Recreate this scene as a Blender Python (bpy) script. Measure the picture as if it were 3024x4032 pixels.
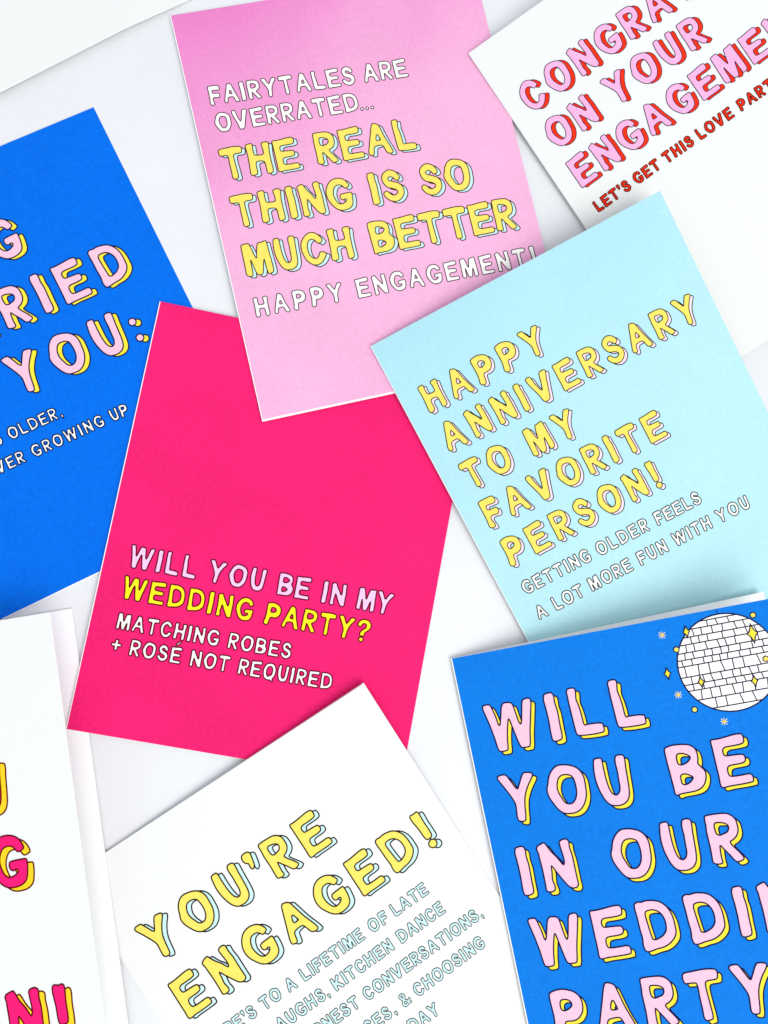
import bpy, math, random
from mathutils import Vector, Matrix
from mathutils.geometry import tessellate_polygon

for o in list(bpy.data.objects): bpy.data.objects.remove(o)
S = bpy.context.scene
COL = S.collection
MM = 0.001

# ------------------------------------------------------------ camera
cam_d = bpy.data.cameras.new('camera'); cam = bpy.data.objects.new('camera', cam_d); COL.objects.link(cam)
cam_d.sensor_fit = 'VERTICAL'; cam_d.sensor_height = 36.0
cam_d.lens = 2912.0 / 4032.0 * 36.0
cam_d.clip_start = 0.01; cam_d.clip_end = 20
R = Matrix(((0.9970531851902229, 0.0, 0.07671340105894836),
            (-0.005204533715624046, 0.9976959505890594, 0.06764394286997341),
            (-0.07653664959242723, -0.06784386617958395, 0.9947559253862088)))
cam.matrix_world = Matrix.Translation((0, 0, 0.2439237568)) @ R.transposed().to_4x4()
S.camera = cam

# ------------------------------------------------------------ world, lamps, exposure
w = bpy.data.worlds.new('World'); S.world = w; w.use_nodes = True
bg = w.node_tree.nodes['Background']
bg.inputs['Color'].default_value = (0.89, 0.94, 1.0, 1); bg.inputs['Strength'].default_value = 0.82
def area(name, loc, target, size, power, col):
    d = bpy.data.lights.new(name, 'AREA'); d.shape = 'RECTANGLE'; d.size = size[0]; d.size_y = size[1]
    d.energy = power; d.color = col
    o = bpy.data.objects.new(name, d); COL.objects.link(o); o.location = loc
    o.rotation_euler = (Vector(target) - Vector(loc)).to_track_quat('-Z', 'Y').to_euler()
    return o
area('window_light', (0.62, -0.70, 1.30), (0, 0, 0), (1.1, 1.1), 17.0, (1.0, 0.975, 0.92))
S.view_settings.view_transform = 'Standard'; S.view_settings.look = 'None'
S.view_settings.gamma = 1.0; S.view_settings.exposure = 0.0

# ------------------------------------------------------------ materials
def lin(c):
    c = c / 255.0
    return c / 12.92 if c <= .04045 else ((c + .055) / 1.055) ** 2.4
def rgb(r, g, b, k=0.93):
    return tuple(min(.95, lin(v) * k) for v in (r, g, b)) + (1,)
MATS = {}
def paper(name, col, fine=.045, broad=.03, rough=.62, bump=.02, spec=.05, gradient=None, fibre=2600.):
    m = bpy.data.materials.new(name); m.use_nodes = True; nt = m.node_tree; N = nt.nodes; L = nt.links
    b = N['Principled BSDF']; b.inputs['Roughness'].default_value = rough
    b.inputs['Specular IOR Level'].default_value = spec
    tc = N.new('ShaderNodeTexCoord')
    base = N.new('ShaderNodeRGB'); base.outputs[0].default_value = col
    src = base.outputs[0]
    if gradient:                       # blend to a second colour across the sheet
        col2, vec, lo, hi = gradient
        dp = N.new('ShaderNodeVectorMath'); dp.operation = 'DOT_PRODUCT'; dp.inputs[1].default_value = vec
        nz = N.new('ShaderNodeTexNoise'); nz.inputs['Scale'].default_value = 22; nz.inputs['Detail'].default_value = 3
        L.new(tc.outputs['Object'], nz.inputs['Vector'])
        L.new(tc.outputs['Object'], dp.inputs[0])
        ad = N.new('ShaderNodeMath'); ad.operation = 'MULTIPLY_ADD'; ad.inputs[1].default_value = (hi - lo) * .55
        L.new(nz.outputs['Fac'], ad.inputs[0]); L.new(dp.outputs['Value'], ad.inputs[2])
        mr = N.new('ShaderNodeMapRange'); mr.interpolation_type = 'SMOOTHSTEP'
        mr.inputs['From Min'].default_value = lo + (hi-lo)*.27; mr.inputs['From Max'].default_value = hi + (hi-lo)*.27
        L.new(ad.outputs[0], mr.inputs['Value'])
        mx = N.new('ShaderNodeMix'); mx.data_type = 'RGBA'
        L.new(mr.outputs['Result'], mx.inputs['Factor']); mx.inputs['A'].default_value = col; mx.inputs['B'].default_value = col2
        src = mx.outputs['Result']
    n1 = N.new('ShaderNodeTexNoise'); n1.inputs['Scale'].default_value = fibre; n1.inputs['Detail'].default_value = 2
    n2 = N.new('ShaderNodeTexNoise'); n2.inputs['Scale'].default_value = 28; n2.inputs['Detail'].default_value = 4
    n3 = N.new('ShaderNodeTexNoise'); n3.inputs['Scale'].default_value = fibre * .28; n3.inputs['Detail'].default_value = 3
    for n in (n1, n2, n3): L.new(tc.outputs['Object'], n.inputs['Vector'])
    def amp(n, a):
        r = N.new('ShaderNodeMapRange'); r.inputs['From Min'].default_value = .25; r.inputs['From Max'].default_value = .75
        r.inputs['To Min'].default_value = 1 - a; r.inputs['To Max'].default_value = 1 + a
        L.new(n.outputs['Fac'], r.inputs['Value']); return r.outputs['Result']
    mu = N.new('ShaderNodeMath'); mu.operation = 'MULTIPLY'; L.new(amp(n1, fine), mu.inputs[0]); L.new(amp(n2, broad), mu.inputs[1])
    mu2 = N.new('ShaderNodeMath'); mu2.operation = 'MULTIPLY'; L.new(mu.outputs[0], mu2.inputs[0]); L.new(amp(n3, fine * .8), mu2.inputs[1])
    sc = N.new('ShaderNodeVectorMath'); sc.operation = 'SCALE'; L.new(src, sc.inputs[0]); L.new(mu2.outputs[0], sc.inputs['Scale'])
    L.new(sc.outputs[0], b.inputs['Base Color'])
    bp = N.new('ShaderNodeBump'); bp.inputs['Strength'].default_value = .35; bp.inputs['Distance'].default_value = bump * MM
    L.new(n3.outputs['Fac'], bp.inputs['Height']); L.new(bp.outputs[0], b.inputs['Normal'])
    MATS[name] = m
    return m
def ink(name, col, fine=.06, rough=.55): return paper(name, col, fine=fine, broad=.012, rough=rough, bump=.01)

WHITE = paper('white_card_stock', (.825, .83, .815, 1), fine=.008, broad=.006)
EDGE = paper('cut_paper_edge', (.95, .94, .91, 1), fine=.01, broad=.0)
INNER = paper('card_inside_white', (.94, .945, .95, 1), fine=.008, broad=.006)
DESK = paper('white_desk_laminate', (.785, .79, .815, 1), fine=.008, broad=.024, rough=.45, spec=.3, fibre=900.)
BLUE_P = paper('print_blue', rgb(4, 112, 234), fine=.10, broad=.03)
BLUE_D = paper('print_disco_blue', rgb(16, 125, 228), fine=.10, broad=.03)
HOT_P = paper('print_hot_pink', rgb(246, 36, 116), fine=.09, broad=.09)
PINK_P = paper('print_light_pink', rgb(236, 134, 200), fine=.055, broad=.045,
               gradient=(rgb(247, 183, 220), (.55, -1.0, 0), .0, .105))  # deeper pink toward the top left is vignette shading put into the colour
CYAN_P = paper('print_pale_aqua', rgb(182, 232, 244, .87), fine=.04, broad=.03,
               gradient=(rgb(192, 239, 246, .87), (.3, -1.0, 0), .0, .10))
NAVY = ink('ink_navy', rgb(22, 8, 66), 0); BLACK = ink('ink_dark_brown', rgb(38, 14, 16), 0); MAROON = ink('ink_maroon', rgb(98, 0, 26), 0)
L_PINK = ink('ink_pale_pink', rgb(252, 200, 222)); C_PINK = ink('ink_rose_pink', rgb(250, 184, 226)); YEL = ink('ink_yellow', rgb(255, 234, 68))
S_YEL = ink('ink_soft_yellow', rgb(255, 230, 106)); G_YEL = ink('ink_golden_yellow', rgb(255, 214, 42)); PAQ = ink('ink_pale_aqua', rgb(205, 240, 240))
BLUSH = ink('ink_blush', rgb(250, 226, 238)); RED = ink('ink_red', rgb(255, 52, 18)); OFFW = ink('ink_white', rgb(255, 253, 248, .93))
WPINK = ink('ink_white_pink', rgb(248, 205, 240)); MAG = ink('ink_magenta_red', rgb(255, 30, 120)); BYEL = ink('ink_bright_yellow', rgb(255, 245, 40))
CREAM = ink('ink_cream', rgb(246, 236, 190)); DRED = ink('ink_dark_red', rgb(96, 0, 8), 0)

# ------------------------------------------------------------ glyph outlines: cap height = 1, first contour outer
GLYPHS = {
 'I': [[(0.012,0.94),(0.032,0.983),(0.13,1),(0.187,0.989),(0.218,0.936),(0.213,0.772),(0.23,0.626),(0.222,0.297),(0.216,0.062),(0.189,0.02),(0.067,0),(0.02,0.023),(0.005,0.101),(0.014,0.431),(0.01,0.668),(0,0.883)]],
 'L': [[(0.003,0.954),(0.036,1),(0.164,0.995),(0.186,0.955),(0.163,0.76),(0.185,0.638),(0.204,0.446),(0.222,0.212),(0.275,0.216),(0.584,0.179),(0.594,0.137),(0.587,0.021),(0.547,0),(0.094,0.02),(0.04,0.042),(0.02,0.116),(0.012,0.306),(0.006,0.507),(0,0.731),(0.003,0.837)]],
 'W': [[(0,0.951),(0.017,1),(0.152,0.998),(0.178,0.953),(0.232,0.729),(0.262,0.549),(0.279,0.541),(0.344,0.743),(0.398,0.923),(0.444,0.974),(0.527,0.975),(0.605,0.951),(0.631,0.903),(0.655,0.732),(0.7,0.49),(0.72,0.494),(0.785,0.731),(0.841,0.947),(0.882,0.975),(0.989,0.974),(1.015,0.926),(0.968,0.697),(0.872,0.311),(0.807,0.014),(0.778,0),(0.638,0.01),(0.61,0.051),(0.561,0.274),(0.523,0.495),(0.49,0.644),(0.434,0.488),(0.374,0.214),(0.345,0.029),(0.312,0.007),(0.176,0.014),(0.149,0.054),(0.118,0.31),(0.065,0.629),(0.022,0.828)]],
 'Y': [[(0,0.959),(0.031,0.994),(0.163,1),(0.199,0.969),(0.254,0.864),(0.361,0.67),(0.404,0.728),(0.517,0.933),(0.561,0.973),(0.71,0.949),(0.732,0.916),(0.702,0.851),(0.587,0.694),(0.488,0.498),(0.446,0.315),(0.405,0.037),(0.374,0),(0.271,0.019),(0.245,0.067),(0.25,0.209),(0.26,0.374),(0.208,0.527),(0.091,0.763),(0.013,0.909)]],
 'O': [[(0.041,0.657),(0.097,0.812),(0.193,0.936),(0.3,0.999),(0.418,1),(0.553,0.967),(0.66,0.914),(0.746,0.82),(0.791,0.693),(0.79,0.516),(0.771,0.33),(0.709,0.177),(0.615,0.064),(0.497,0.004),(0.355,0),(0.243,0.028),(0.154,0.111),(0.076,0.249),(0.013,0.403),(0,0.547)], [(0.246,0.678),(0.299,0.762),(0.376,0.795),(0.491,0.781),(0.563,0.729),(0.589,0.625),(0.595,0.482),(0.574,0.356),(0.526,0.259),(0.455,0.201),(0.383,0.196),(0.319,0.227),(0.269,0.331),(0.224,0.457),(0.218,0.577)]],
 'U': [[(0.039,0.969),(0.064,0.999),(0.192,0.998),(0.208,0.96),(0.207,0.785),(0.213,0.527),(0.25,0.309),(0.303,0.229),(0.358,0.214),(0.413,0.255),(0.448,0.342),(0.457,0.504),(0.467,0.689),(0.464,0.877),(0.491,0.977),(0.531,1),(0.644,0.983),(0.664,0.933),(0.649,0.725),(0.637,0.494),(0.62,0.263),(0.586,0.129),(0.522,0.047),(0.42,0.001),(0.303,0),(0.204,0.03),(0.119,0.124),(0.056,0.276),(0.008,0.495),(0,0.707),(0.019,0.867)]],
 'B': [[(0.009,0.95),(0.044,0.977),(0.171,1),(0.367,0.984),(0.513,0.945),(0.595,0.87),(0.621,0.788),(0.619,0.654),(0.597,0.557),(0.64,0.482),(0.697,0.394),(0.698,0.282),(0.656,0.166),(0.581,0.078),(0.471,0.031),(0.346,0.019),(0.146,0.015),(0.054,0),(0.028,0.029),(0.023,0.153),(0.013,0.401),(0.002,0.694),(0,0.851)], [(0.214,0.78),(0.25,0.812),(0.347,0.802),(0.436,0.753),(0.475,0.701),(0.432,0.641),(0.356,0.599),(0.265,0.585),(0.215,0.608),(0.204,0.659)], [(0.208,0.363),(0.244,0.394),(0.32,0.388),(0.398,0.345),(0.443,0.299),(0.395,0.234),(0.319,0.191),(0.24,0.183),(0.208,0.21),(0.202,0.279)]],
 'E': [[(0,0.944),(0.016,0.968),(0.127,0.967),(0.319,0.983),(0.478,1),(0.609,0.989),(0.64,0.945),(0.631,0.824),(0.592,0.797),(0.412,0.783),(0.244,0.779),(0.199,0.742),(0.19,0.677),(0.211,0.617),(0.286,0.604),(0.528,0.589),(0.578,0.565),(0.591,0.484),(0.563,0.433),(0.469,0.411),(0.268,0.406),(0.219,0.381),(0.199,0.306),(0.217,0.209),(0.268,0.187),(0.467,0.181),(0.6,0.181),(0.649,0.15),(0.647,0.027),(0.599,0.013),(0.386,0.005),(0.187,0.006),(0.03,0),(0.004,0.038),(0.005,0.205),(0.002,0.519),(0.001,0.787)]],
 'R': [[(0.021,0.933),(0.036,0.984),(0.082,0.998),(0.223,1),(0.372,0.992),(0.476,0.969),(0.552,0.917),(0.61,0.831),(0.622,0.731),(0.615,0.612),(0.566,0.512),(0.489,0.449),(0.416,0.412),(0.444,0.337),(0.552,0.177),(0.61,0.059),(0.586,0.026),(0.484,0),(0.435,0.024),(0.354,0.157),(0.254,0.305),(0.208,0.374),(0.189,0.251),(0.182,0.144),(0.184,0.035),(0.151,0.014),(0.046,0.026),(0,0.066),(0.001,0.175),(0.008,0.369),(0.006,0.522),(0.005,0.696),(0.016,0.781)], [(0.179,0.786),(0.208,0.824),(0.284,0.822),(0.376,0.795),(0.44,0.741),(0.442,0.675),(0.404,0.616),(0.322,0.587),(0.233,0.574),(0.187,0.61),(0.176,0.688)]],
 'N': [[(0,0.889),(0.022,0.944),(0.098,0.978),(0.171,0.997),(0.199,0.962),(0.273,0.811),(0.381,0.654),(0.475,0.493),(0.501,0.542),(0.504,0.67),(0.483,0.882),(0.488,0.963),(0.553,0.999),(0.622,1),(0.672,0.957),(0.669,0.83),(0.689,0.641),(0.689,0.408),(0.689,0.175),(0.689,0.059),(0.645,0.008),(0.563,0.005),(0.501,0.042),(0.421,0.16),(0.302,0.376),(0.226,0.516),(0.213,0.39),(0.19,0.219),(0.208,0.135),(0.208,0.042),(0.17,0.002),(0.077,0),(0.03,0.028),(0.029,0.163),(0.031,0.465),(0.018,0.747),(0.018,0.805)]],
 'D': [[(0,0.905),(0.016,0.965),(0.078,0.997),(0.154,0.985),(0.245,1),(0.397,0.981),(0.511,0.94),(0.605,0.854),(0.671,0.743),(0.708,0.591),(0.714,0.434),(0.701,0.279),(0.637,0.178),(0.531,0.094),(0.411,0.046),(0.252,0.026),(0.136,0),(0.059,0.005),(0.032,0.039),(0.013,0.142),(0.028,0.263),(0.015,0.455),(0.009,0.702)], [(0.179,0.72),(0.198,0.784),(0.273,0.806),(0.361,0.798),(0.441,0.757),(0.504,0.68),(0.538,0.574),(0.54,0.45),(0.516,0.353),(0.445,0.275),(0.347,0.228),(0.278,0.212),(0.226,0.232),(0.215,0.289),(0.196,0.471),(0.183,0.63)]],
 'P': [[(0.054,0.934),(0.108,0.972),(0.278,1),(0.449,0.966),(0.594,0.881),(0.666,0.757),(0.67,0.601),(0.633,0.485),(0.538,0.383),(0.416,0.346),(0.281,0.351),(0.248,0.301),(0.224,0.144),(0.187,0.028),(0.124,0),(0.03,0.037),(0,0.111),(0.036,0.279),(0.054,0.508),(0.044,0.751)], [(0.246,0.762),(0.288,0.79),(0.385,0.779),(0.456,0.717),(0.455,0.649),(0.393,0.597),(0.291,0.567),(0.238,0.596),(0.225,0.671)]],
 'A': [[(0.268,0.954),(0.309,1),(0.416,0.976),(0.476,0.927),(0.508,0.825),(0.597,0.473),(0.706,0.161),(0.732,0.028),(0.69,0),(0.592,0.009),(0.536,0.066),(0.492,0.208),(0.446,0.284),(0.332,0.295),(0.217,0.272),(0.184,0.222),(0.148,0.055),(0.114,0.023),(0.015,0.049),(0,0.118),(0.057,0.324),(0.17,0.669)], [(0.35,0.623),(0.383,0.639),(0.416,0.553),(0.438,0.464),(0.397,0.452),(0.309,0.466)]],
 'V': [[(0,0.966),(0.053,1),(0.157,0.996),(0.191,0.926),(0.229,0.696),(0.349,0.387),(0.412,0.562),(0.466,0.778),(0.511,0.945),(0.559,0.989),(0.732,0.983),(0.751,0.938),(0.672,0.701),(0.555,0.31),(0.461,0.029),(0.412,0.003),(0.269,0),(0.225,0.051),(0.18,0.268),(0.088,0.562),(0.009,0.814)]],
 'F': [[(0.031,0.964),(0.068,0.99),(0.306,1),(0.549,0.975),(0.589,0.917),(0.587,0.779),(0.533,0.739),(0.275,0.763),(0.22,0.747),(0.2,0.665),(0.236,0.599),(0.501,0.572),(0.54,0.514),(0.516,0.379),(0.468,0.349),(0.26,0.379),(0.204,0.362),(0.175,0.263),(0.209,0.06),(0.191,0),(0.025,0.021),(0,0.08),(0.02,0.323),(0.026,0.689)]],
 'S': [[(0.075,0.866),(0.171,0.957),(0.295,1),(0.419,0.967),(0.517,0.883),(0.576,0.763),(0.568,0.687),(0.494,0.645),(0.438,0.655),(0.407,0.711),(0.355,0.767),(0.274,0.782),(0.224,0.748),(0.231,0.684),(0.326,0.633),(0.489,0.559),(0.595,0.451),(0.624,0.315),(0.598,0.188),(0.492,0.062),(0.359,0),(0.207,0.02),(0.089,0.102),(0,0.242),(0.003,0.309),(0.058,0.352),(0.118,0.352),(0.181,0.279),(0.263,0.204),(0.372,0.219),(0.43,0.276),(0.414,0.337),(0.325,0.4),(0.159,0.468),(0.077,0.583),(0.04,0.744)]],
 'H': [[(0.015,0.941),(0.032,0.981),(0.184,1),(0.22,0.973),(0.212,0.818),(0.228,0.643),(0.266,0.622),(0.461,0.613),(0.495,0.635),(0.503,0.79),(0.489,0.936),(0.517,0.973),(0.674,0.977),(0.707,0.937),(0.68,0.699),(0.671,0.359),(0.67,0.073),(0.635,0.023),(0.531,0),(0.491,0.036),(0.485,0.166),(0.475,0.368),(0.442,0.408),(0.262,0.423),(0.216,0.374),(0.207,0.248),(0.201,0.078),(0.172,0.04),(0.041,0.023),(0,0.065),(0.01,0.314),(0.025,0.682)]],
 'T': [[(0.009,0.947),(0.043,0.974),(0.23,0.99),(0.43,1),(0.596,0.985),(0.662,0.964),(0.688,0.916),(0.664,0.793),(0.618,0.773),(0.446,0.763),(0.417,0.726),(0.408,0.6),(0.418,0.341),(0.416,0.028),(0.384,0.012),(0.296,0),(0.251,0.046),(0.251,0.231),(0.248,0.459),(0.251,0.715),(0.232,0.753),(0.093,0.765),(0.025,0.773),(0,0.849)]],
 'G': [[(0,0.619),(0.072,0.806),(0.188,0.941),(0.33,1),(0.471,0.996),(0.6,0.94),(0.678,0.847),(0.72,0.725),(0.7,0.7),(0.592,0.663),(0.547,0.715),(0.491,0.777),(0.396,0.795),(0.303,0.762),(0.237,0.66),(0.205,0.523),(0.227,0.375),(0.283,0.25),(0.357,0.201),(0.46,0.216),(0.543,0.272),(0.554,0.318),(0.515,0.334),(0.455,0.317),(0.405,0.347),(0.387,0.416),(0.408,0.484),(0.469,0.501),(0.642,0.511),(0.74,0.506),(0.754,0.446),(0.737,0.249),(0.697,0.113),(0.601,0.031),(0.466,0),(0.326,0.007),(0.201,0.08),(0.094,0.229),(0.01,0.417)]],
 'C': [[(0.024,0.707),(0.102,0.842),(0.221,0.95),(0.344,1),(0.452,0.984),(0.55,0.921),(0.622,0.831),(0.67,0.718),(0.653,0.684),(0.538,0.632),(0.507,0.657),(0.443,0.745),(0.352,0.792),(0.27,0.761),(0.199,0.634),(0.183,0.469),(0.207,0.332),(0.268,0.235),(0.343,0.196),(0.42,0.205),(0.474,0.278),(0.531,0.361),(0.57,0.366),(0.687,0.311),(0.699,0.28),(0.636,0.171),(0.535,0.059),(0.41,0),(0.298,0),(0.198,0.052),(0.094,0.167),(0.025,0.35),(0,0.524)]],
 'M': [[(0.02,0.945),(0.032,0.98),(0.12,1),(0.232,1),(0.26,0.962),(0.302,0.823),(0.338,0.656),(0.382,0.525),(0.402,0.549),(0.43,0.694),(0.494,0.925),(0.522,0.966),(0.616,0.971),(0.734,0.995),(0.777,0.98),(0.783,0.885),(0.79,0.677),(0.803,0.412),(0.81,0.167),(0.802,0.075),(0.766,0.016),(0.706,0),(0.633,0.005),(0.621,0.073),(0.61,0.226),(0.6,0.462),(0.548,0.295),(0.479,0.046),(0.438,0.007),(0.338,0.018),(0.302,0.063),(0.269,0.201),(0.206,0.504),(0.196,0.328),(0.186,0.086),(0.166,0.015),(0.122,0.011),(0.034,0.032),(0,0.086),(0.002,0.254),(0.007,0.554),(0.012,0.815)]],
 'K': [[(0.02,0.98),(0.06,1),(0.18,0.98),(0.22,0.92),(0.22,0.62),(0.31,0.7),(0.5,0.97),(0.58,1),(0.69,0.95),(0.69,0.87),(0.44,0.53),(0.52,0.4),(0.73,0.09),(0.7,0.02),(0.57,0),(0.49,0.06),(0.28,0.36),(0.23,0.3),(0.22,0.04),(0.17,0),(0.06,0),(0.02,0.05),(0,0.4),(0.01,0.8)]],
 'Q': [[(0,0.5),(0.03,0.28),(0.1,0.1),(0.22,0),(0.36,-.03),(0.5,-.01),(0.6,-.08),(0.66,-.09),(0.66,0),(0.62,0.08),(0.7,0.2),(0.76,0.4),(0.76,0.62),(0.7,0.82),(0.56,0.97),(0.38,1),(0.2,0.95),(0.07,0.8),(0.01,0.62)], [(0.2,0.5),(0.22,0.32),(0.3,0.2),(0.38,0.17),(0.35,0.25),(0.4,0.3),(0.45,0.25),(0.5,0.27),(0.55,0.4),(0.56,0.6),(0.5,0.75),(0.38,0.81),(0.27,0.74),(0.21,0.62)]],
 '?': [[(0,0.72),(0.02,0.84),(0.12,0.95),(0.28,1),(0.46,0.96),(0.57,0.85),(0.59,0.7),(0.52,0.55),(0.38,0.43),(0.36,0.32),(0.34,0.26),(0.18,0.26),(0.15,0.3),(0.17,0.42),(0.24,0.52),(0.36,0.62),(0.39,0.72),(0.34,0.8),(0.26,0.81),(0.19,0.76),(0.17,0.68),(0.12,0.65),(0.03,0.67)], [(0.35,0.1),(0.337,0.15),(0.3,0.187),(0.25,0.2),(0.2,0.187),(0.163,0.15),(0.15,0.1),(0.163,0.05),(0.2,0.013),(0.25,0),(0.3,0.013),(0.337,0.05)]],
 '!': [[(0,0.95),(0.04,1),(0.13,0.985),(0.2,1),(0.24,0.96),(0.235,0.7),(0.24,0.5),(0.23,0.3),(0.19,0.26),(0.08,0.26),(0.05,0.3),(0.03,0.6)], [(0.245,0.1),(0.231,0.152),(0.193,0.191),(0.14,0.205),(0.088,0.191),(0.049,0.152),(0.035,0.1),(0.049,0.048),(0.087,0.009),(0.14,-.005),(0.193,0.009),(0.231,0.047)]],
 '.': [[(0.14,0.07),(0.127,0.111),(0.092,0.137),(0.048,0.137),(0.013,0.111),(0,0.07),(0.013,0.029),(0.048,0.003),(0.092,0.003),(0.127,0.029)]],
 ':': [[(0.18,0.14),(0.168,0.185),(0.135,0.218),(0.09,0.23),(0.045,0.218),(0.012,0.185),(0,0.14),(0.012,0.095),(0.045,0.062),(0.09,0.05),(0.135,0.062),(0.168,0.095)], [(0.18,0.56),(0.168,0.605),(0.135,0.638),(0.09,0.65),(0.045,0.638),(0.012,0.605),(0,0.56),(0.012,0.515),(0.045,0.482),(0.09,0.47),(0.135,0.482),(0.168,0.515)]],
 ',': [[(0,0.12),(0.03,0.2),(0.1,0.22),(0.17,0.16),(0.18,0.05),(0.13,-.1),(0.07,-.12),(0.06,-.02),(0.02,0.05)]],
 "'": [[(0,0.92),(0.05,1),(0.2,1),(0.24,0.95),(0.22,0.8),(0.17,0.62),(0.1,0.58),(0.07,0.64),(0.08,0.74),(0.02,0.8)]],
 '+': [[(0,0.46),(0.03,0.42),(0.18,0.42),(0.2,0.4),(0.2,0.22),(0.23,0.19),(0.34,0.19),(0.37,0.22),(0.37,0.4),(0.4,0.43),(0.54,0.43),(0.57,0.46),(0.57,0.57),(0.54,0.6),(0.39,0.6),(0.37,0.62),(0.37,0.79),(0.34,0.82),(0.23,0.82),(0.2,0.79),(0.2,0.62),(0.18,0.6),(0.03,0.59),(0,0.56)]],
 '&': [[(0.02,0.25),(0.05,0.12),(0.15,0.02),(0.3,-.01),(0.44,0.04),(0.52,0.1),(0.6,0.02),(0.7,0.03),(0.72,0.1),(0.65,0.2),(0.74,0.3),(0.75,0.38),(0.66,0.42),(0.58,0.38),(0.55,0.3),(0.45,0.42),(0.38,0.52),(0.48,0.62),(0.53,0.76),(0.48,0.9),(0.36,1),(0.22,1),(0.1,0.92),(0.06,0.78),(0.1,0.65),(0.18,0.55),(0.08,0.42)], [(0.2,0.24),(0.26,0.16),(0.36,0.17),(0.42,0.22),(0.35,0.32),(0.27,0.38),(0.2,0.32)], [(0.22,0.76),(0.28,0.68),(0.36,0.72),(0.36,0.82),(0.29,0.87),(0.22,0.83)]],
 'E!': [[(0,0.944),(0.016,0.968),(0.127,0.967),(0.319,0.983),(0.478,1),(0.609,0.989),(0.64,0.945),(0.631,0.824),(0.592,0.797),(0.412,0.783),(0.244,0.779),(0.199,0.742),(0.19,0.677),(0.211,0.617),(0.286,0.604),(0.528,0.589),(0.578,0.565),(0.591,0.484),(0.563,0.433),(0.469,0.411),(0.268,0.406),(0.219,0.381),(0.199,0.306),(0.217,0.209),(0.268,0.187),(0.467,0.181),(0.6,0.181),(0.649,0.15),(0.647,0.027),(0.599,0.013),(0.386,0.005),(0.187,0.006),(0.03,0),(0.004,0.038),(0.005,0.205),(0.002,0.519),(0.001,0.787)], [(0.22,1.1),(0.28,1.08),(0.42,1.2),(0.5,1.3),(0.44,1.34),(0.36,1.3),(0.26,1.2)]],
}
HOLES = {'O': [1], 'B': [1, 2], 'R': [1], 'D': [1], 'P': [1], 'A': [1], 'Q': [1], '&': [1, 2]}
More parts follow.
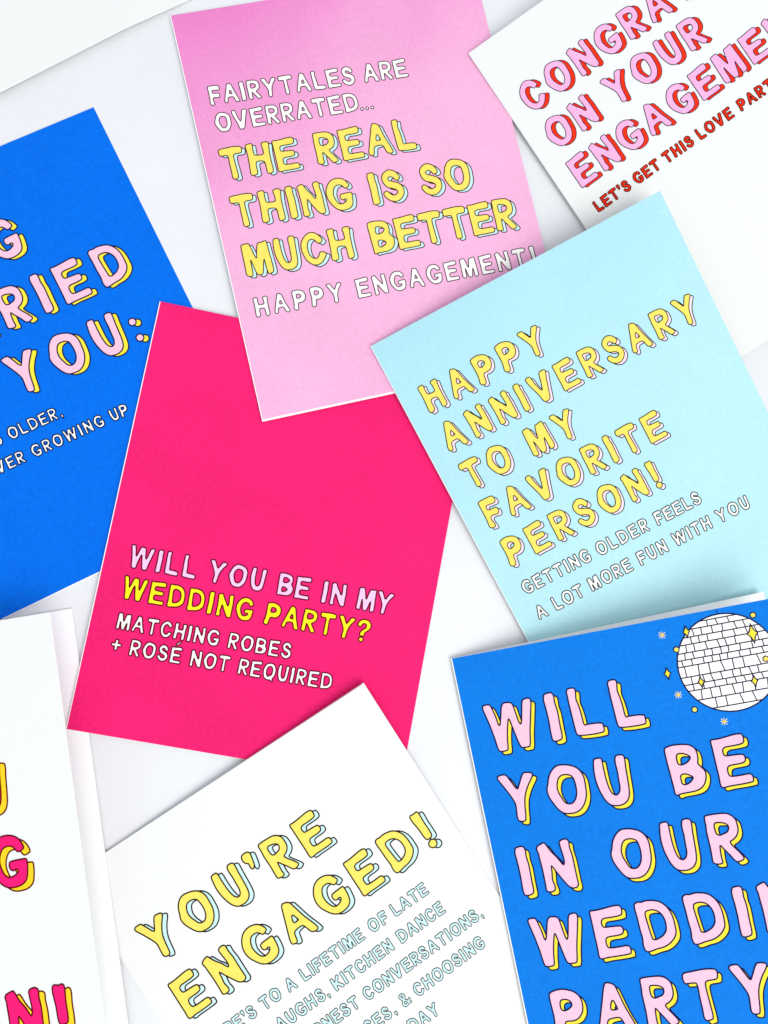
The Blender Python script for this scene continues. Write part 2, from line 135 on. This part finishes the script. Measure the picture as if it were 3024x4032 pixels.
# card, style, letters, left u, baseline v, baseline slope, cap height, gap   (millimetres on the card)
ROWS = [
 ('disco', 'disco', list('WILL'), 6.703, 32.368, -0.0192, 15.458, 4.056),
 ('disco', 'disco', list('YOU'), 6.711, 55.151, -0.0035, 15.458, 3.471),
 ('disco', 'disco', list('BE'), 60.021, 54.892, -0.0051, 15.458, 3.671),
 ('disco', 'disco', list('IN'), 7.301, 78.259, -0.006, 15.458, 3.472),
 ('disco', 'disco', list('OUR'), 36.939, 78.081, -0.006, 15.458, 3.844),
 ('disco', 'disco', list('WEDDING'), 6.864, 101.094, -0.0075, 15.458, 3.963),
 ('disco', 'disco', list('PARTY?'), 7.867, 123.881, 0, 15.458, 3.726),
 ('blue', 'blue', list('MARRIED'), 9.491, 57.21, 0.0035, 13.728, 4.217),
 ('blue', 'blue', list('GETTING'), -18.137, 35.843, 0, 13.728, 4.118),
 ('blue', 'blue', list('TO'), 5.656, 78.148, 0.0105, 13.728, 4.118),
 ('blue', 'blue', list('YOU'), 45.402, 78.567, 0.0105, 13.728, 3.995),
 ('blue', 'blue', list(':'), 87.053, 79.006, 0.0105, 13.728, 0),
 ('blue', 'blue_small', list('OLDER'), 37.346, 90.181, 0.006, 4.114, 0.653),
 ('blue', 'blue_small', list(','), 54.704, 90.285, 0.006, 4.114, 0),
 ('blue', 'blue_small', list('GETTING'), 12.796, 90.034, 0.006, 4.114, 0.653),
 ('blue', 'blue_small', list('GROWING'), 41.591, 98.554, 0.0039, 4.114, 0.768),
 ('blue', 'blue_small', list('UP'), 68.622, 98.661, 0.0039, 4.114, 0.499),
 ('blue', 'blue_small', list('NEVER'), 22.625, 98.48, 0.0039, 4.114, 0.607),
 ('pink', 'pink_small', list('FAIRYTALES'), 6.663, 33.475, 0.0288, 6.737, 0.887),
 ('pink', 'pink_small', list('ARE'), 59.634, 35.002, 0.0288, 6.737, 0.823),
 ('pink', 'pink_small', list('OVERRATED'), 6.674, 43.201, 0.0234, 6.737, 0.863),
 ('pink', 'pink_small', list('...'), 55.902, 44.351, 0.0234, 6.737, 0.85),
 ('pink', 'pink', list('THE'), 5.62, 60.064, 0.0153, 11.239, 1.254),
 ('pink', 'pink', list('REAL'), 37.488, 60.552, 0.0153, 11.239, 1.687),
 ('pink', 'pink', list('THING'), 5.666, 76.714, 0.0211, 11.239, 1.51),
 ('pink', 'pink', list('IS'), 52.521, 77.705, 0.0211, 11.239, 1.744),
 ('pink', 'pink', list('SO'), 70.087, 78.076, 0.0211, 11.239, 1.394),
 ('pink', 'pink', list('MUCH'), 5.717, 93.826, 0.0139, 11.239, 1.499),
 ('pink', 'pink', list('BETTER'), 48.738, 94.423, 0.0139, 11.239, 1.101),
 ('pink', 'pink_small', list('HAPPY'), 5.817, 107.8, 0.0117, 6.714, 1.527),
 ('pink', 'pink_small', list('ENGAGEMENT'), 40.272, 108.203, 0.0117, 6.714, 1.321),
 ('pink', 'pink_small', list('!'), 101.228, 108.915, 0.0117, 6.714, 0),
 ('hot', 'hot_pinktext', list('WILL'), 8.02, 86.936, -0.0012, 7.294, 1.224),
 ('hot', 'hot_pinktext', list('YOU'), 33.423, 86.905, -0.0012, 7.294, 1.146),
 ('hot', 'hot_pinktext', list('BE'), 55.892, 86.878, -0.0012, 7.294, 0.674),
 ('hot', 'hot_pinktext', list('IN'), 70.453, 86.86, -0.0012, 7.294, 1.01),
 ('hot', 'hot_pinktext', list('MY'), 82.111, 86.846, -0.0012, 7.294, 0.441),
 ('hot', 'hot_yellow', list('WEDDING'), 7.971, 96.998, -0.0019, 7.294, 1.166),
 ('hot', 'hot_yellow', list('PARTY'), 53.655, 96.911, -0.0019, 7.294, 1.013),
 ('hot', 'hot_yellow', list('?'), 83.817, 96.854, -0.0019, 7.294, 0),
 ('hot', 'hot_white', list('MATCHING'), 8.475, 106.7, -0.0044, 5.204, 0.7),
 ('hot', 'hot_white', list('ROBES'), 43.947, 106.546, -0.0044, 5.204, 0.693),
 ('hot', 'hot_white', list('+'), 8.286, 114.228, -0.0057, 5.204, 0),
 ('hot', 'hot_white', ['R', 'O', 'S', 'E!'], 14.106, 114.195, -0.0057, 5.204, 0.732),
 ('hot', 'hot_white', list('NOT'), 33.229, 114.086, -0.0057, 5.204, 0.643),
 ('hot', 'hot_white', list('REQUIRED'), 48.722, 113.998, -0.0057, 5.204, 0.686),
 ('cyan', 'cyan', list('ANNIVERSARY'), 6.718, 43.443, 0.0027, 9.732, 2.673),
 ('cyan', 'cyan', list('HAPPY'), 7.066, 29.192, -0.0043, 9.732, 2.648),
 ('cyan', 'cyan', list('TO'), 6.899, 57.942, 0.0097, 9.732, 2.281),
 ('cyan', 'cyan', list('MY'), 30.969, 58.175, 0.0097, 9.732, 2.455),
 ('cyan', 'cyan', list('FAVORITE'), 6.696, 72.129, 0.0088, 9.732, 2.633),
 ('cyan', 'cyan', list('PERSON!'), 6.743, 86.609, 0.0065, 9.732, 2.743),
 ('cyan', 'cyan_small', list('GETTING'), 6.693, 97.012, 0.0175, 4.661, 0.762),
 ('cyan', 'cyan_small', list('OLDER'), 34.742, 97.503, 0.0175, 4.661, 0.935),
 ('cyan', 'cyan_small', list('FEELS'), 57.194, 97.895, 0.0175, 4.661, 0.692),
 ('cyan', 'cyan_small', list('A'), 6.82, 106.402, 0.0128, 4.661, 0),
 ('cyan', 'cyan_small', list('LOT'), 13.294, 106.484, 0.0128, 4.661, 0.712),
 ('cyan', 'cyan_small', list('MORE'), 27.042, 106.66, 0.0128, 4.661, 0.827),
 ('cyan', 'cyan_small', list('FUN'), 45.748, 106.899, 0.0128, 4.661, 0.897),
 ('cyan', 'cyan_small', list('WITH'), 59.521, 107.075, 0.0128, 4.661, 0.695),
 ('cyan', 'cyan_small', list('YOU'), 76.578, 107.292, 0.0128, 4.661, 0.99),
 ('eng', 'eng', list('YOU'), 7.973, 37.337, -0.0029, 12.854, 3.835),
 ('eng', 'eng', list("'"), 46.532, 37.224, -0.0029, 12.854, 0),
 ('eng', 'eng', list('RE'), 52.636, 37.206, -0.0029, 12.854, 3.9),
 ('eng', 'eng', list('ENGAGED'), 7.545, 57.244, -0.004, 12.854, 3.697),
 ('eng', 'eng', list('!'), 97.441, 56.887, -0.004, 12.854, 0),
 ('eng', 'eng_small', list('TO'), 27.794, 68.55, -0.0078, 4.24, 0.533),
 ('eng', 'eng_small', list('A'), 37.054, 68.477, -0.0078, 4.24, 0),
 ('eng', 'eng_small', list('LIFETIME'), 42.713, 68.433, -0.0078, 4.24, 0.56),
 ('eng', 'eng_small', list('OF'), 68.084, 68.234, -0.0078, 4.24, 0.818),
 ('eng', 'eng_small', list('LATE'), 76.964, 68.165, -0.0078, 4.24, 0.547),
 ('eng', 'eng_small', list("HERE'S"), 7.939, 68.705, -0.0078, 4.24, 0.547),
 ('eng', 'eng_small', list('LAUGHS'), 25.322, 76.895, -0.0126, 4.24, 0.62),
 ('eng', 'eng_small', list(','), 46.253, 76.632, -0.0126, 4.24, 0),
 ('eng', 'eng_small', list('KITCHEN'), 49.264, 76.594, -0.0126, 4.24, 0.585),
 ('eng', 'eng_small', list('DANCE'), 74.027, 76.283, -0.0126, 4.24, 0.596),
 ('eng', 'eng_small', list('HONEST'), 33.037, 85.024, -0.0099, 4.24, 0.526),
 ('eng', 'eng_small', list('CONVERSATIONS'), 55.701, 84.8, -0.0099, 4.24, 0.577),
 ('eng', 'eng_small', list(','), 99.729, 84.364, -0.0099, 4.24, 0),
 ('eng', 'eng_small', list('CHOOSING'), 69.45, 93.042, -0.0252, 4.24, 0.599),
 ('eng', 'eng_small', list('&'), 64.067, 93.177, -0.0252, 4.24, 0),
 ('eng', 'eng_small', list('CES'), 50.316, 93.524, -0.0252, 4.24, 0.599),
 ('eng', 'eng_small', list(','), 60.726, 93.262, -0.0252, 4.24, 0),
 ('eng', 'eng_small', list('DAY'), 62.261, 101.189, 0, 4.24, 0.678),
 ('cong', 'cong', list('ON'), 6.258, 45.327, -0.0232, 10.671, 2.183),
 ('cong', 'cong', list('YOUR'), 30.975, 44.753, -0.0232, 10.671, 2.474),
 ('cong', 'cong', list('CONGRATS'), 6.139, 29.937, -0.0229, 10.671, 2.493),
 ('cong', 'cong', list('ENGAGEMENT'), 6.323, 60.866, -0.0194, 10.671, 2.284),
 ('cong', 'cong_small', list("LET'S"), 6.466, 71.017, -0.0149, 4.025, 0.611),
 ('cong', 'cong_small', list('GET'), 22.312, 70.781, -0.0149, 4.025, 0.702),
 ('cong', 'cong_small', list('THIS'), 34.386, 70.601, -0.0149, 4.025, 0.734),
 ('cong', 'cong_small', list('LOVE'), 47.962, 70.398, -0.0149, 4.025, 0.789),
 ('cong', 'cong_small', list('PARTY'), 64.237, 70.155, -0.0149, 4.025, 0.852),
 ('wback', 'red', list('U'), 76.968, 54.832, 0, 14.816, 2.371),
 ('wback', 'red', list('G'), 80.3, 76.883, 0, 14.816, 2.371),
 ('wback', 'red', list('N'), 79.93, 120.384, 0, 14.816, 2.371),
 ('wback', 'red', list('!'), 94.032, 120.384, 0, 14.816, 0),
]

# ------------------------------------------------------------ mesh helpers
def link(name, me, parent=None):
    o = bpy.data.objects.new(name, me); COL.objects.link(o)
    if parent is not None: o.parent = parent
    return o
def build(name, verts, faces, mats, fm, parent=None, smooth=False):
    me = bpy.data.meshes.new(name); me.from_pydata([tuple(c * MM for c in v) for v in verts], [], faces)
    for m in mats: me.materials.append(m)
    me.polygons.foreach_set('material_index', fm); me.validate(); me.update()
    if smooth: me.polygons.foreach_set('use_smooth', [True] * len(me.polygons))
    return link(name, me, parent)
def smooth_loop(pts, sub):
    n = len(pts); out = []
    for i in range(n):
        p0, p1, p2, p3 = (Vector(pts[(i + k - 1) % n]) for k in range(4))
        d = lambda a, b: max(1e-4, (a - b).length) ** .5
        t0 = 0; t1 = t0 + d(p0, p1); t2 = t1 + d(p1, p2); t3 = t2 + d(p2, p3)
        for s in range(sub):
            t = t1 + (t2 - t1) * s / sub
            A1 = p0 * ((t1 - t) / (t1 - t0)) + p1 * ((t - t0) / (t1 - t0))
            A2 = p1 * ((t2 - t) / (t2 - t1)) + p2 * ((t - t1) / (t2 - t1))
            A3 = p2 * ((t3 - t) / (t3 - t2)) + p3 * ((t - t2) / (t3 - t2))
            B1 = A1 * ((t2 - t) / (t2 - t0)) + A2 * ((t - t0) / (t2 - t0))
            B2 = A2 * ((t3 - t) / (t3 - t1)) + A3 * ((t - t1) / (t3 - t1))
            out.append(B1 * ((t2 - t) / (t2 - t1)) + B2 * ((t - t1) / (t2 - t1)))
    return out
class Ink:
    """flat print shapes laid on a card's sheet: each layer lies a few hundredths of a millimetre above the last"""
    def __init__(s, card): s.v = []; s.f = []; s.fm = []; s.mats = []; s.card = card
    def mat(s, m):
        if m not in s.mats: s.mats.append(m)
        return s.mats.index(m)
    def put(s, u, v, layer):
        s.v.append(s.card.point(u, v, .03 + .022 * layer)); return len(s.v) - 1
    def fill(s, loops, m, layer):
        tris = tessellate_polygon([[Vector((p[0], p[1], 0)) for p in l] for l in loops])
        idx = [s.put(p[0], p[1], layer) for l in loops for p in l]; k = s.mat(m)
        for t in tris:
            a, b, c = (idx[i] for i in t)
            A, B, C = s.v[a], s.v[b], s.v[c]
            cr = (B[0] - A[0]) * (C[1] - A[1]) - (B[1] - A[1]) * (C[0] - A[0])
            if abs(cr) < 1e-9: continue
            s.f.append((a, b, c) if cr > 0 else (a, c, b)); s.fm.append(k)
    def ribbon(s, pts, wd, m, layer, closed=True):
        n = len(pts); P = [Vector((p[0], p[1])) for p in pts]; L = []; k = s.mat(m)
        for i in range(n):
            a = P[i - 1] if (closed or i > 0) else P[i]; b = P[(i + 1) % n] if (closed or i < n - 1) else P[i]
            t = b - a
            if t.length < 1e-6: t = Vector((1, 0))
            t.normalize(); nn = Vector((-t.y, t.x)) * wd / 2
            L.append((s.put(*(P[i] + nn), layer), s.put(*(P[i] - nn), layer)))
        for i in range(n if closed else n - 1):
            j = (i + 1) % n; q = (L[i][0], L[i][1], L[j][1], L[j][0])
            A, B, C = s.v[q[0]], s.v[q[1]], s.v[q[2]]
            cr = (B[0] - A[0]) * (C[1] - A[1]) - (B[1] - A[1]) * (C[0] - A[0])
            s.f.append(q if cr > 0 else q[::-1]); s.fm.append(k)
    def make(s, name, parent): return build(name, s.v, s.f, s.mats, s.fm, parent)

def clampv(x): return max(0., min(1., x))
class Sheet:
    """a sheet of card: z over the desk as a function of u (from the fold) and v (from the top edge), in mm"""
    def __init__(s, W, H, z, a): s.W = W; s.H = H; s.z = z; s.s = math.sqrt(max(0, 1 - a * a))
    def point(s, u, v, dz=0): return (u * s.s, -v, s.z(u, v) + dz)
    def panel(s, name, parent, top, under, edge, T=.25, nu=36, nv=46, fold=.01):
        us = [0., fold] + [s.W * i / nu for i in range(1, nu)] + [s.W]; nu += 1; vs = [s.H * j / nv for j in range(nv + 1)]
        V = []; F = []; M = []; n = nu + 1
        for dz in (0, -T):
            for v in vs:
                for u in us: V.append(s.point(u, v, dz))
        k = n * (nv + 1)
        for j in range(nv):
            for i in range(nu):
                a = j * n + i
                F.append((a, a + n, a + n + 1, a + 1)); M.append(2 if i == 0 and fold > .05 else 0)
                F.append((k + a, k + a + 1, k + a + n + 1, k + a + n)); M.append(1)
        rim = [i for i in range(n)] + [j * n + nu for j in range(1, nv + 1)] + [nv * n + i for i in range(nu - 1, -1, -1)] + [j * n for j in range(nv - 1, 0, -1)]
        for i in range(len(rim)):
            a, b = rim[i], rim[(i + 1) % len(rim)]; F.append((a, b, k + b, k + a)); M.append(2)
        return build(name, V, F, [top, under, edge], M, parent)

STYLE = {  # fill, outline, outline width, drop colour, drop offset, letters as parts
 'disco': (L_PINK, NAVY, .24, YEL, (1.14, 1.26), True),
 'blue': (L_PINK, NAVY, .23, YEL, (1.43, .97), True),
 'blue_small': (OFFW, NAVY, .24, None, None, False),
 'pink': (S_YEL, BLACK, .17, PAQ, (1.08, .76), True),
 'pink_small': (OFFW, BLACK, .18, None, None, True),
 'hot_pinktext': (WPINK, MAROON, .36, None, None, True),
 'hot_yellow': (BYEL, MAROON, .36, None, None, True),
 'hot_white': (OFFW, MAROON, .25, None, None, False),
 'cyan': (S_YEL, BLACK, .16, BLUSH, (.78, .93), True),
 'cyan_small': (OFFW, BLACK, .19, None, None, False),
 'eng': (S_YEL, BLACK, .23, PAQ, (1.3, .89), True),
 'eng_small': (PAQ, BLACK, .15, None, None, False),
 'cong': (C_PINK, NAVY, .14, RED, (1.29, .70), True),
 'cong_small': (RED, DRED, .22, None, None, False),
 'red': (MAG, DRED, .24, G_YEL, (1.77, 1.22), True),
}
def put_glyph(ink, ch, u0, vb, slope, cap, st):
    fill, line, lw, drop, off, _ = st; lw = lw * (1.8 if drop is not None else 1.55 if lw < .3 else 1.1)
    cs = GLYPHS[ch]; holes = HOLES.get(ch, [])
    wd = max(x for x, y in cs[0]) * cap
    sub = 3 if cap > 8 else 2
    loops = []
    for c in cs:
        pts = [(u0 + x * cap, vb + slope * (u0 + x * cap - u0) - y * cap) for x, y in c]
        loops.append(smooth_loop(pts, sub))
    solids = [[loops[0]] + [loops[i] for i in holes]] + [[loops[i]] for i in range(1, len(loops)) if i not in holes]
    if drop is not None:
        sh = lambda l: [(p[0] + off[0], p[1] + off[1]) for p in l]
        for so in solids: ink.fill([sh(l) for l in so], drop, 0)
        for l in loops: ink.ribbon(sh(l), lw, line, 1)
    for so in solids: ink.fill(so, fill, 2)
    for l in loops: ink.ribbon(l, lw, line, 3)
    return wd
def print_rows(cardname, sheet, root):
    lines = []
    for (cn, style, toks, u, v, slope, cap, gap) in ROWS:
        if cn != cardname: continue
        st = STYLE[style]
        if st[5]:
            x = u
            for ch in toks:
                ik = Ink(sheet); wd = put_glyph(ik, ch, x, v + slope * (x - u), slope, cap, st)
                ik.make('letter' if ch.isalpha() or ch == 'E!' else 'punctuation_mark', root); x += wd + gap
        else:
            for l in lines:
                if l['style'] == style and abs((l['v'] - v) + l['slope'] * (u - l['u'])) < cap * .5: break
            else:
                l = {'style': style, 'v': v, 'u': u, 'slope': slope, 'ink': Ink(sheet), 'words': []}; lines.append(l)
            x = u
            for ch in toks:
                x += put_glyph(l['ink'], ch, x, v + slope * (x - u), slope, cap, st) + gap
            l['words'].append((u, ''.join('\u00c9' if t == 'E!' else t for t in toks)))
    for l in lines:
        o = l['ink'].make('text_line', root)
        txt = ''
        for uu, wd in sorted(l['words']): txt += wd if (wd in ',.!' or not txt) else ' ' + wd
        o['label'] = 'small line of print reading ' + txt
def card(name, pose, label, group='folded greeting cards spread on the desk', cat='greeting card'):
    e = bpy.data.objects.new(name, None); COL.objects.link(e); e.empty_display_size = .02
    e.location = (pose[0] * MM, pose[1] * MM, 0); e.rotation_euler = (0, 0, pose[2])
    e['label'] = label; e['category'] = cat; e['group'] = group
    return e

# ------------------------------------------------------------ the desk
V = [(-700, -700, 0), (700, -700, 0), (700, 700, 0), (-700, 700, 0), (-700, -700, -25), (700, -700, -25), (700, 700, -25), (-700, 700, -25)]
desk = build('desk_top', V, [(0, 1, 2, 3), (7, 6, 5, 4), (0, 4, 5, 1), (1, 5, 6, 2), (2, 6, 7, 3), (3, 7, 4, 0)], [DESK], [0] * 6)
desk['kind'] = 'structure'; desk['label'] = 'plain white desk top under all the cards'

# ------------------------------------------------------------ the cards
W0, H0 = 108.0, 139.7
def two_panels(root, W, H, zfr, afr, zbk, abk, top, under=INNER, backtop=INNER, fold=.01, lip=0.):
    fr = Sheet(W, H, zfr, afr); bk = Sheet(W, H + lip, zbk, abk)
    fr.panel('front_panel', root, top, under, EDGE, fold=fold); b = bk.panel('back_panel', root, backtop, WHITE, EDGE)
    return fr

e = card('greeting_card', (-174.8881, 102.907, .4636), 'blue card with pink and yellow lettering ending RIED and YOU: on the left edge')
fr = two_panels(e, W0, H0 * 1.0054, lambda u, v: .66, 0, lambda u, v: .33, 0, BLUE_P, fold=.2, lip=.45); print_rows('blue', fr, e)

e = card('greeting_card', (-55.1113, 85.3895, -.1874), 'hot pink card asking WILL YOU BE IN MY WEDDING PARTY?')
fr = two_panels(e, W0 * .9914, H0 * 1.0005, lambda u, v: 1.77 - .006 * u, 0, lambda u, v: 1.44 - .006 * u, 0, HOT_P, fold=.28, lip=.15); print_rows('hot', fr, e)

e = card('greeting_card', (-53.7797, 184.0933, .2307), 'light pink card reading FAIRYTALES ARE OVERRATED in white and yellow')
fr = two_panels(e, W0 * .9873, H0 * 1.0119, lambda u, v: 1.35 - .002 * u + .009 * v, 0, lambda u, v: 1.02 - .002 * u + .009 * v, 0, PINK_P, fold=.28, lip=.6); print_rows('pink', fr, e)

e = card('greeting_card', (47.9141, 175.7254, .5905), 'white card with pink and red CONGRATS ON YOUR ENGAGEMENT lettering')
fr = two_panels(e, W0, H0, lambda u, v: 2.4 + .164 * u - .006 * v, .164, lambda u, v: 2.07 + .02 * u - .006 * v, .02, WHITE); print_rows('cong', fr, e)

e = card('greeting_card', (13.9777, 71.4523, .4929), 'pale aqua card reading HAPPY ANNIVERSARY TO MY FAVORITE PERSON!')
fr = two_panels(e, W0 * 1.006, H0, lambda u, v: 3.5 + .1043 * u - .016 * v - .0006 * u * v, .1043,
                lambda u, v: 3.17 + .035 * u - .016 * v - .0002 * u * v, .035, CYAN_P, fold=.15); print_rows('cyan', fr, e)

def eng_k(v):
    k = clampv(1 - v / 75); return k * k * (3 - 2 * k)
e = card('greeting_card', (-79.082, -97.1227, .5707), 'white card with yellow and aqua YOU\'RE ENGAGED! lettering')
fr = two_panels(e, W0 * 1.0018, H0, lambda u, v: .66 + .022 * u * eng_k(v) + 1.6 * (u / 108) ** 2 * clampv(1 - v / 60) ** 2, 0,
                lambda u, v: .33 + .022 * u * eng_k(v), 0, WHITE); print_rows('eng', fr, e)

e = card('greeting_card', (-187.2678, -32.1023, .1627), 'white card standing ajar at the lower left with magenta lettering, N and !')
fr = two_panels(e, W0, H0, lambda u, v: 3.0 + .1266 * u + .012 * v, .1266, lambda u, v: 2.66 - .02 * u + .012 * v, .02, WHITE)
print_rows('wback', fr, e)

e = card('greeting_card', (40.6942, -31.5136, .2033), 'blue card with a white disco ball and big pink WILL YOU BE lettering')
fr = two_panels(e, W0 * .993, H0, lambda u, v: 1.35 + .1899 * u + .006 * v, .1899, lambda u, v: 1.0 + .0441 * u + .006 * v, .0441, BLUE_D, fold=.28)
print_rows('disco', fr, e); disco_sheet = fr; disco_root = e

# disco ball print
BC, BR = (85.0, 17.05), 15.3
def circle(c, r, n=96): return [(c[0] + r * math.cos(2 * math.pi * i / n), c[1] + r * math.sin(2 * math.pi * i / n)) for i in range(n)]
ik = Ink(fr); ik.fill([circle(BC, BR)], OFFW, 0)
ys = [-BR, -14.15, -12.2, -9.85, -7.65, -5.15, -3.0, -1.0, 2.4, 4.8, 6.8, 10.0, 13.2, BR]
rnd = random.Random(11)
def hw(y): return math.sqrt(max(0, BR * BR - y * y))
for y in ys[1:-1]:
    h = hw(y); ik.ribbon([(BC[0] - h + .05, BC[1] + y), (BC[0] + h - .05, BC[1] + y)], .36, NAVY, 1, closed=False)
for a, b in zip(ys[:-1], ys[1:]):
    hgt = b - a; h = min(hw(a), hw(b)) if abs(a) < BR and abs(b) < BR else max(hw(a), hw(b)) * .6
    x = -h + rnd.uniform(.6, 2.6)
    while x < h - .4:
        dx = rnd.choice([0, 0, .25, -.2, .5]) * hgt / 2.2
        x2 = max(-hw(b) + .1, min(hw(b) - .1, x + dx))
        if hw(b) > 1 and hw(a) > 1:
            ik.ribbon([(BC[0] + x, BC[1] + a), (BC[0] + x2, BC[1] + b)], .33, NAVY, 1, closed=False)
        x += rnd.choice([2.4, 2.7, 3.1, 3.6, 4.6 if abs(a + 9) < 3 else 3.3]) * (1.18 if hgt > 2.9 else 1)
ik.ribbon(circle(BC, BR), .42, NAVY, 2)
ik.ribbon([(85.1, .25), (85.25, BC[1] - BR)], .22, NAVY, 1, closed=False)
ik.make('disco_ball_print', e)['label'] = 'white tiled disco ball drawn in navy lines'
def sparkle(u, v, h, wd):
    wd *= .95
    ik = Ink(disco_sheet)
    pts = []
    for k in range(4):
        tip = [(0, -h / 2), (wd / 2, 0), (0, h / 2), (-wd / 2, 0)]
        a, b = tip[k], tip[(k + 1) % 4]
        for t in range(5):
            s = t / 5; c = (a[0] + b[0]) * .24, (a[1] + b[1]) * .24
            pts.append((u + (1 - s) ** 2 * a[0] + 2 * s * (1 - s) * c[0] + s * s * b[0], v + (1 - s) ** 2 * a[1] + 2 * s * (1 - s) * c[1] + s * s * b[1]))
    ik.fill([[(u + (p[0] - u) * .9, v + (p[1] - v) * .9) for p in pts]], YEL, 3); ik.ribbon(pts, .36, NAVY, 4)
    ik.make('sparkle', disco_root)
for u, v, h, wd in [(74.7, 5.35, 4.2, 2.3), (94.2, 9.65, 6.6, 3.4), (66.2, 17.2, 4.2, 2.3), (75.7, 21.6, 4.0, 2.2), (91.6, 24.2, 4.0, 2.2)]: sparkle(u, v, h, wd)
for u, v in [(70.5, 10.3), (95.6, 4.06), (96.4, 18.1), (71.9, 29.7), (101.5, 33.0)]:
    ik = Ink(disco_sheet); ik.fill([circle((u, v), .85, 24)], S_YEL, 3); ik.ribbon(circle((u, v),   .85, 24), .32, NAVY, 4); ik.make('dot_mark', disco_root)
for u, v in [(67.2, 5.0), (68.0, 24.3), (79.9, 34.9)]:
    ik = Ink(disco_sheet)
    for k in range(8):
        a = k * math.pi / 4 + .15; ln = 1.3 if k % 2 else 1.15
        c, s_ = math.cos(a), math.sin(a)
        ik.fill([[(u + .2 * c - .12 * s_, v + .2 * s_ + .12 * c), (u + .2 * c + .12 * s_, v + .2 * s_ - .12 * c), (u + ln * c + .1 * s_, v + ln * s_ - .1 * c), (u + ln * c - .1 * s_, v + ln * s_ + .1 * c)]], CREAM, k % 4)
    ik.fill([circle((u, v), .42, 14)], G_YEL, 4)
    ik.make('starburst_mark', disco_root)

# blank card at the top left
t = math.radians(31.6); bx, by = -42.8, 193.6
px_, py_ = bx - W0 * math.cos(t) - H0 * math.sin(t), by - W0 * math.sin(t) + H0 * math.cos(t)
e = card('blank_card', (px_, py_, t), 'blank white card cropped by the top left corner of the picture', cat='blank card')
def zb(u, v):
    k = clampv((W0 - u) / 34); k = k * k * (3 - 2 * k)
    return .9 + 1.9 * k * (v / H0) ** 2
fr = Sheet(W0, H0, zb, 0); fr.panel('front_panel', e, WHITE, INNER, EDGE, T=.5)
Sheet(W0, H0 - 4, lambda u, v: .33, 0).panel('back_panel', e, INNER, WHITE, EDGE)
